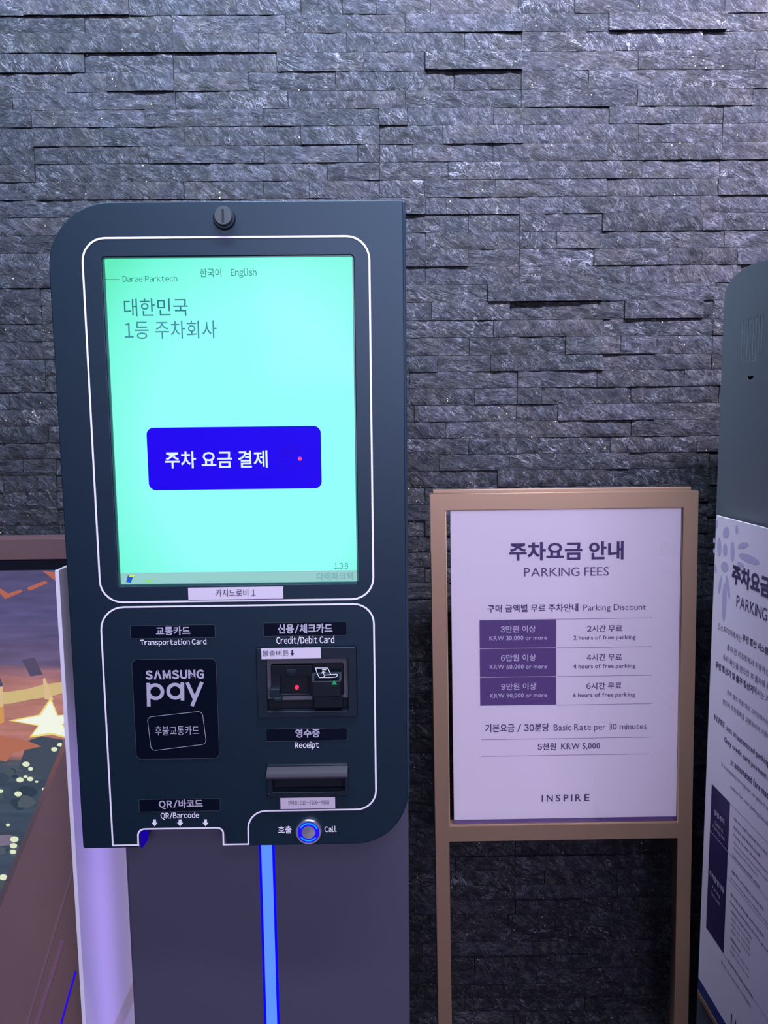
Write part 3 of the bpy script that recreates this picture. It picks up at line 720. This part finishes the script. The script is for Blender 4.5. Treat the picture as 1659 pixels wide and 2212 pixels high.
for i in range(8):
    c_ = ua + (ub-ua)*i/7; slots.append(rrect(c_-.0011, c_+.0011, sv0_, sv1_, .001))
h0, h1, h2, h3 = FM_.rect(1613.5, 812.5, 1627.6, 820)
dh = [(h0, h3)] + [((h0+h1)/2 - (h1-h0)/2*math.cos(math.pi*i/10), h3 - (h3-h2)*math.sin(math.pi*i/10)**.7) for i in range(1, 10)] + [(h1, h3)]
CASE = mat('dark_slate_paint', (.105, .128, .145, 1), .55, grain=.15, gscale=900)
plate('side_panel', [prof] + slots + [dh], 0, .0012, CASE, Q, .0002)
plate('case', [[(a*0.998, b_*.998) for a, b_ in prof]], .0042, .30, BLACK, Q)
SH = mat('shadow_black', (.003, .003, .006, 1), .6)
# notice board on the side of the second kiosk
MN = Matrix.Translation((XS-.012, .915, 0)) @ Matrix.Rotation(-math.pi/2, 4, 'Z')
FN = Face(MN, 0)
nu0 = (FN.at(1545, 1113)[0] + FN.at(1511, 2115)[0])/2; nv1 = FN.at(1545, 1113)[1]; nv0 = FN.at(1511, 2115)[1]; nu1 = nu0 + .594
NB = thing('notice_board', 'tall white parking notice with navy table, standing against the right kiosk', 'sign', MN)
nb = box('sheet', (nu0, nu1, 0, .004, nv0, nv1), mat('notice_paper', (.82, .745, .84, 1), .5, spec=.4), NB)
nav = mat('navy_ink', (.018, .012, .085, 1), .45)
bz = FN.at(1510, 2141)[1]
box('navy_band', (nu0, nu1, -.0004, .004, bz, nv0), mat('blue_band_ink', (.012, .03, .17, 1), .4), NB)
box('bronze_ledge', (nu0, nu1, -.0012, .008, bz-.010, bz), BRONZE2, NB, .001)
box('leg', (nu0+.06, nu0+.085, 0, .010, .008, bz-.014), BRONZE, NB, .001); box('leg', (nu1-.085, nu1-.06, 0, .010, .008, bz-.014), BRONZE, NB, .001)
box('foot', (nu0+.03, nu1-.03, -.002, .010, 0, .008), BRONZE, NB, .001)
def nt_line(body, a, b_, tall, m, bold=0, up=0):
    """a, b_: pixels at the foot of the line's first and last letter; tall: letter height in pixels at a"""
    p0 = FN.at(*a); p1 = FN.at(*b_); pt = FN.at(a[0], a[1]-tall); z = (p0[1]+p1[1])/2
    text_at(body, p0[0], p1[0], z, z + (pt[1]-p0[1]), -.0005, m, nb, bold, latin=all(ord(c) < 128 for c in body))
def yon(x, z_px):
    """height pixel at column x of the level line through pixel z_px"""
    z = FN.at(*z_px)[1]; lo, hi = 0, 3000
    for _ in range(40):
        mid = (lo+hi)/2
        if FN.at(x, mid)[1] > z: lo = mid
        else: hi = mid
    return lo
def nline(body, x, y, x1, tall, m=None, bold=0): nt_line(body, (x, y), (x1, yon(x1, (x, y))), tall, m or nav, bold)
nline('주차요금', 1581, 1259, 1664, 43, nav, .045)
nline('PARKING', 1591, 1310, 1657, 26, nav, -.01)
nline('인스파이어에서는', 1551, 1358, 1602, 14, nav); nline('무인 정산 시스템', 1604, 1384, 1659, 16, nav, .03)
nline('출차 전 리조트에서 이용하신', 1571, 1404, 1661, 14, nav)
nline('주차 확인을 받으신 후 출차해 주', 1562, 1426, 1663, 14, nav)
nline('무인 정산기 및 출구 정산기', 1546, 1441, 1627, 15, nav, .03); nline('에서는 카', 1628, 1497, 1662, 17, nav)
nline('주차 할인 적용 대상 고객님께서는', 1571, 1500, 1660, 11, nav)
nline('반드시 주차등록을 요청하시어 이용하', 1562, 1520, 1664, 12, nav)
nline('INSPIRE uses an', 1543, 1554, 1591, 13, nav); nline('automated parking', 1593, 1602, 1661, 17, nav, .02)
nline('Only credit card payment is', 1565, 1605, 1664, 15, nav, .02)
nline('at', 1579, 1651, 1585, 12, nav); nline('automated fare machi', 1587, 1658, 1667, 16, nav, .02)
nline('It is necessary to register car plate from', 1559, 1656, 1664, 11, VG); nline('outlets for your parking fee disc', 1578, 1704, 1664, 11, VG)
t0 = FN.at(1538, 1693); t1 = FN.at(1577, 1738)[0]; tb = FN.at(1529, 2008)[1]; tm = FN.at(1536, 1796)[1]
plate('table_panel', [[(t0[0], t0[1]), (t1, t0[1]), (t1, tm+.0006), (t0[0], tm+.0006)]], -.0003, .0001, nav, nb)
plate('table_panel', [[(t0[0], tm-.0006), (t1, tm-.0006), (t1, tb), (t0[0], tb)]], -.0003, .0001, nav, nb)
cen = (t0[0]+t1)/2
def cell(s, z, hgt, wid, bold=.02): text_at(s, cen-wid/2, cen+wid/2, z, z+hgt, -.0008, PAPERTX, nb, bold)
cell('일반주차', t0[1]-.045, .009, .036); cell('General', t0[1]-.060, .007, .028, 0); cell('Parking Fee', t0[1]-.071, .0075, .042, 0)
cell('주차할인적용', tm-.075, .010, .052); cell('Parking', tm-.092, .0075, .028, 0); cell('Discount', tm-.103, .007, .032, 0)
for z in (t0[1], tm, FN.at(1571, 1893)[1], tb):
    link('rule', stroke_mesh([([(t1, z), (nu1-.02, z)], False)], .0008, -.0005), LINE, nb)
B2 = .02
for s, x, y, x1, tl, bd in (('최초 회차 30분 무료(30분 초과시 최초 5', 1586, 1771, 1662, 7, B2), ('요금 정수 일일 최대 60,000원', 1585, 1789, 1642, 7, B2), ('Parking for under 30 minutes is free of', 1585, 1806, 1663, 7, B2),
    ('When exceeding 30 minutes, KRW 5,000', 1585, 1822, 1658, 6, 0), ('(including the first 30 minutes)', 1585, 1834, 1637, 6, 0), ('Daily maximum KRW 60,000', 1583, 1851, 1642, 7, B2),
    ('호텔 투숙 고객: 객실 당 1대 무료 주차', 1581, 1884, 1650, 7, B2), ('In-house hotel guests: 1 vehicle per room', 1580, 1900, 1660, 7, 0),
    ('레스토랑 및 부대시설: 최대 6시간 무료', 1579, 1934, 1650, 7, B2), ('Restaurants & Facilities: Free for up to 6', 1578, 1951, 1659, 7, B2), ('식음매장 Dining Facilities', 1580, 1971, 1624, 7, B2),
    ('3만원 이상 2시간 무료', 1580, 1985, 1620, 6, 0), ('6만원 이상 4시간 무료', 1580, 1998, 1620, 6, 0), ('9만원 이상 6시간 무료', 1580, 2011, 1620, 6, 0),
    ('리테일 Retail', 1578, 2028, 1600, 7, B2), ('3만원 이상 2시간 무료', 1579, 2043, 1618, 6, 0), ('6만원 이상 4시간 무료', 1578, 2056, 1618, 6, 0),
    ('일 최대 주차 요금: 60,000원', 1574, 2079, 1626, 7, B2), ('문의: 인스파이어 고객센터', 1558, 2080, 1622, 8, 0)):
    nline(s, x, y, x1, tl, VIO if bd else VG, bd)
for ch, x in (('I', 1579), ('N', 1587)):
    nline(ch, x, 2212 + (x-1579)*1.6, x + (2 if ch == 'I' else 8), 26, nav, .02)
# pale flower ornament
FLW = mat('pale_ornament_ink', (.50, .46, .66, 1), .5)
def petal(cx, cy, rx_, ry_, ang):
    pts = []
    for i in range(16):
        t = 2*math.pi*i/16; a_ = rx_*math.cos(t); b_ = ry_*math.sin(t)
        pts.append(FN.at(cx + a_*math.cos(ang)-b_*math.sin(ang), cy + a_*math.sin(ang)+b_*math.cos(ang)))
    plate('ornament_petal', [pts], -.0003, .0001, FLW, nb)
for q in ((1569, 1150, 7, 12, .1), (1554, 1181, 4.5, 20, 0), (1583, 1191, 4.5, 21, 0), (1567, 1187, 5, 13, 0), (1566, 1224, 8, 11, -.1), (1606, 1178, 12, 6, -.3), (1619, 1207, 24, 8, .42),
          (1549, 1131, 2.5, 9, 0), (1592, 1143, 3, 9, 0), (1565, 1300, 5, 42, .03), (1556, 1263, 3, 20, .15), (1573, 1268, 3.5, 26, -.12), (1546, 1228, 2.5, 9, -.1), (1543, 1168, 2, 6, 0), (1543, 1190, 2, 6, 0), (1600, 1219, 9, 4, .5)): petal(*q)

# ------------------------------------------------------------------ white partition board left of the kiosk
PX = -.4275
MP = Matrix.Translation((PX, 1.16, 0)) @ Matrix.Rotation(-math.pi/2, 4, 'Z')
BOARD = mat('white_board_laminate', (.70, .66, .74, 1), .4)
PB = thing('partition_board', 'thin white board standing end-on between the kiosk and the brown display', 'panel', MP)
ptop = Face(Matrix.Translation((0, 1.0, 0))).at(122, 1232)[1]
yn = .16          # near edge, 1.0 m from the camera
box('board', (-.17, yn, -.0055, 0, 0, ptop), BOARD, PB, .0004)
FB = Face(Matrix.Translation((PX, 1.16, 0)) @ Matrix.Rotation(math.pi/2, 4, 'Z'), 0)   # right-hand face
z1 = FB.at(281, 2132)[1]; z2 = FB.at(266, 2212)[1]
box('beige_strip', (-.169, yn-.002, 0, .0012, z2, z1), mat('beige_strip_vinyl', (.55, .48, .47, 1), .4), PB)

# ------------------------------------------------------------------ brown framed picture display
YD = 1.300
MD = Matrix.Translation((-.75, YD, 0))
DC = thing('display_console', 'brown lacquered console with a lit picture screen, left of the white board', 'display', MD)
BROWN = mat('brown_lacquer', (.135, .078, .078, 1), .2, spec=.6, grain=.1, gscale=12, vary=.08)
BROWNM = mat('brown_frame_paint', (.085, .045, .046, 1), .45, grain=.2)
FD = Face(MD, 0); FDf = Face(MD, -.02)
ft = FDf.at(60, 1164)[1]; fb = FDf.at(60, 1209)[1]; sb = FD.at(60, 1231)[1]
xr = PX - .75 + .75 - .0065 + .75          # right end, just left of the board
box('top_rail', (-.5, xr, -.02, .03, fb, ft), BROWNM, DC, .001)
box('black_bezel', (-.5, xr, -.004, .02, sb, fb), BLACK, DC)
pic = bpy.data.materials.new('picture_backlight'); pic.use_nodes = True; nt = pic.node_tree; b = nt.nodes['Principled BSDF']
b.inputs['Base Color'].default_value = (.01, .01, .01, 1); b.inputs['Roughness'].default_value = .3
tc = nt.nodes.new('ShaderNodeTexCoord'); sp3 = nt.nodes.new('ShaderNodeSeparateXYZ'); nt.links.new(tc.outputs['Object'], sp3.inputs[0])
nz3 = nt.nodes.new('ShaderNodeTexNoise'); nz3.inputs['Scale'].default_value = 9; nz3.inputs['Detail'].default_value = 5
mpp = nt.nodes.new('ShaderNodeMapping'); mpp.inputs['Scale'].default_value = (.6, 1, 5); nt.links.new(tc.outputs['Object'], mpp.inputs[0]); nt.links.new(mpp.outputs[0], nz3.inputs['Vector'])
mr = nt.nodes.new('ShaderNodeMapRange'); mr.inputs['From Min'].default_value = FD.at(60, 1960)[1]; mr.inputs['From Max'].default_value = sb
nt.links.new(sp3.outputs[2], mr.inputs[0]); ad = nt.nodes.new('ShaderNodeMath'); ad.operation = 'MULTIPLY_ADD'; ad.inputs[1].default_value = .10
nt.links.new(nz3.outputs[0], ad.inputs[0]); nt.links.new(mr.outputs[0], ad.inputs[2]); sb2 = nt.nodes.new('ShaderNodeMath'); sb2.operation = 'SUBTRACT'; sb2.inputs[1].default_value = .05; nt.links.new(ad.outputs[0], sb2.inputs[0])
rp = nt.nodes.new('ShaderNodeValToRGB'); nt.links.new(sb2.outputs[0], rp.inputs[0]); el = rp.color_ramp.elements
el[0].position = 0; el[0].color = srgb(62, 72, 92); el[1].position = 1; el[1].color = srgb(80, 74, 112)
for p_, c in ((.36, (58, 74, 92)), (.43, (70, 80, 96)), (.47, (178, 118, 112)), (.60, (176, 118, 108)), (.68, (168, 112, 110)), (.74, (98, 84, 118)), (.86, (84, 78, 124))):
    x = el.new(p_); x.color = srgb(*c)
wv = nt.nodes.new('ShaderNodeTexNoise'); wv.inputs['Scale'].default_value = 28; wv.inputs['Detail'].default_value = 4; mp4 = nt.nodes.new('ShaderNodeMapping'); mp4.inputs['Scale'].default_value = (.35, 1, 2.2)
nt.links.new(tc.outputs['Object'], mp4.inputs[0]); nt.links.new(mp4.outputs[0], wv.inputs['Vector'])
mm = nt.nodes.new('ShaderNodeMapRange'); mm.inputs['From Min'].default_value = .3; mm.inputs['From Max'].default_value = .7; mm.inputs['To Min'].default_value = .72; mm.inputs['To Max'].default_value = 1.2; nt.links.new(wv.outputs[0], mm.inputs[0])
nt.links.new(rp.outputs[0], b.inputs['Emission Color']); nt.links.new(mm.outputs[0], b.inputs['Emission Strength'])
pz = FD.at(0, 2120)[1]
ps = box('picture_screen', (-.5, xr, 0, .01, pz, sb), pic, DC)
def blob(pts, col, s=1.0, lift=.0006, name='picture_shape'): plate(name, [[FD.at(*p_) for p_ in pts]], -lift, .0001, glow('picture_ink', srgb(*col), s), ps)
# orange roof lines
for pts in (((-30,1268),(0,1270),(18,1282),(45,1273),(49,1278),(12,1294),(0,1282),(-30,1284)), ((57,1270),(97,1254),(104,1259),(65,1276)), ((92,1233),(120,1236),(160,1262),(160,1272),(118,1253))): blob(pts, (176, 100, 84))
for pts in (((48,1425),(75,1420),(93,1457),(66,1461)), ((-40,1440),(0,1462),(8,1482),(-40,1490))): blob(pts, (84, 76, 104), 1, .0009)
blob(((-60,1498),(20,1494),(60,1488),(95,1478),(160,1470),(160,1490),(110,1504),(60,1512),(20,1520),(-60,1524)), (206, 182, 128), 1, .0008)
blob(((-40,1484),(6,1482),(8,1530),(-40,1535)), (214, 184, 140), 1, .0009); blob(((93,1466),(98,1464),(112,1500),(116,1512),(97,1510)), (216, 186, 142), 1, .0010)
blob(((-40,1530),(8,1526),(10,1560),(-40,1580)), (208, 150, 90), 1, .0010)
star = [(110,1513),(124,1546),(158,1543),(134,1564),(150,1592),(112,1582),(70,1588),(86,1566),(32,1556),(88,1545)]
blob([(110+(x-110)*1.16, 1556+(y-1556)*1.16) for x, y in star], (232, 214, 120), 1, .0012); blob(star, (236, 240, 226), 1.05, .0015)
blob(((-60,1575),(60,1600),(90,1612),(30,1625),(14,1645),(-10,1640),(-60,1690)), (176, 108, 88), 1, .0009)
blob(((60,1600),(90,1590),(150,1600),(165,1650),(100,1680),(40,1660)), (66, 76, 92), 1, .0007)
blob(((-60,1805),(20,1803),(60,1812),(60,1822),(-60,1832)), (122, 110, 134), 1, .0008)
random.seed(11)
for x, y, rr in ((130,1608,5),(118,1618,6),(57,1650,7),(67,1660,5),(44,1684,7),(66,1682,6),(56,1677,4),(97,1704,5),(40,1714,7),(18,1781,4),(32,1812,8),(30,1826,7),(29,1839,6),(8,1894,8),(22,1893,4),(2,1708,5),(134,1610,4),(80,1688,3)):
    pts = [(x + rr*math.cos(t*math.pi/6)*1.15, y + rr*.8*math.sin(t*math.pi/6)) for t in range(12)]; blob(pts, (222, 232, 198), 1, .0016, 'light_spot')
for i in range(46):
    x, y = random.uniform(-40, 130), random.uniform(1640, 1990); rr = random.uniform(7, 22)
    pts = [(x + rr*math.cos(t*math.pi/5)*random.uniform(.7, 1.2), y + rr*.7*math.sin(t*math.pi/5)*random.uniform(.7, 1.2)) for t in range(10)]
    blob(pts, random.choice(((48, 62, 80), (72, 86, 92), (58, 72, 90), (80, 90, 100))), 1, .0010+i*.000006, 'foliage_patch')
# sloping brown lacquered wing that crosses the picture's lower right
def at3(x, y, Y): r = ray(x, y); return CAM + r*(Y/r.y)
p1 = at3(148, 1600, 1.235); p2 = at3(0, 1960, 1.06); p3 = at3(170, 2212, 1.06)
nrm = (p2-p1).cross(p3-p1).normalized()
if nrm.y > 0: nrm = -nrm
def ray_plane(x, y): r = ray(x, y); t = (p1-CAM).dot(nrm)/r.dot(nrm); return CAM + r*t
def xline(X, Z):      # point of the wing plane with given X, Z
    return Vector((X, p1.y - (nrm.x*(X-p1.x) + nrm.z*(Z-p1.z))/nrm.y, Z))
d12 = p2-p1
ups = p1 - d12*((p1.x - (PX-.0075))/(-d12.x) if d12.x < -1e-4 else 0)
low = p1 + d12*1.9
XRW = PX-.0075
poly = [p1 - d12*.10, low, Vector((low.x, 0, 0)), Vector((XRW, 0, 0)), Vector((XRW, 0, 0))]
poly[2] = xline(low.x, .30); poly[3] = xline(XRW, .30); t_ = (p1-d12*.10).z; poly[4] = xline(XRW, t_)
bm = bmesh.new(); fr_ = [bm.verts.new(q - Vector((-.75, YD, 0))) for q in poly]; bk = [bm.verts.new(q - nrm*.022 - Vector((-.75, YD, 0))) for q in poly]
bm.faces.new(fr_); bm.faces.new(list(reversed(bk)))
for i in range(5): bm.faces.new((fr_[i], bk[i], bk[(i+1) % 5], fr_[(i+1) % 5]))
bmesh.ops.recalc_face_normals(bm, faces=bm.faces)
for v in bm.verts: v.co.x = min(v.co.x, XRW+.75)
me = bpy.data.meshes.new('lacquered_wing'); bm.to_mesh(me); bm.free(); link('lacquered_wing', me, BROWN, DC)
box('plinth', (-.5, xr, -.10, .02, 0, pz), BROWNM, DC, .002)

for (a_, b_, w_, m_, nm) in (((163, 2098), (118, 2260), .0022, glow('blue_accent_line', (.02, .0, .9, 1), 1.0), 'accent_light'), ((157, 1880), (40, 2270), .0035, mat('reflection_paint', (.16, .095, .105, 1), .15), 'painted_reflection'),
                         ((136, 2030), (62, 2260), .006, mat('streak_paint', (.17, .085, .12, 1), .15), 'painted_streak')):  # the two lacquer strips paint pinkish reflections on the glossy wing
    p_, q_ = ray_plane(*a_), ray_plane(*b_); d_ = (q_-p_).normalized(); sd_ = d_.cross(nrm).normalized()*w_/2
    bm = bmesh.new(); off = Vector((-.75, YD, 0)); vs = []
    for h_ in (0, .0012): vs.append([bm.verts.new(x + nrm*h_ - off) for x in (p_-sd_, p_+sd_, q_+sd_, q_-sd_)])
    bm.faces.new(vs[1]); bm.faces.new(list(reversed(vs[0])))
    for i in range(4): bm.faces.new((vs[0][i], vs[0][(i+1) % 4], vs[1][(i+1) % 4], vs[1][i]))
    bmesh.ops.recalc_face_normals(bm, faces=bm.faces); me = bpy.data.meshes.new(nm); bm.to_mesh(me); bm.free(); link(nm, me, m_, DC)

flush_texts()
for o in S.children_recursive:
    for v in o.data.vertices: v.co.x += RACK*(v.co.z - ZM)
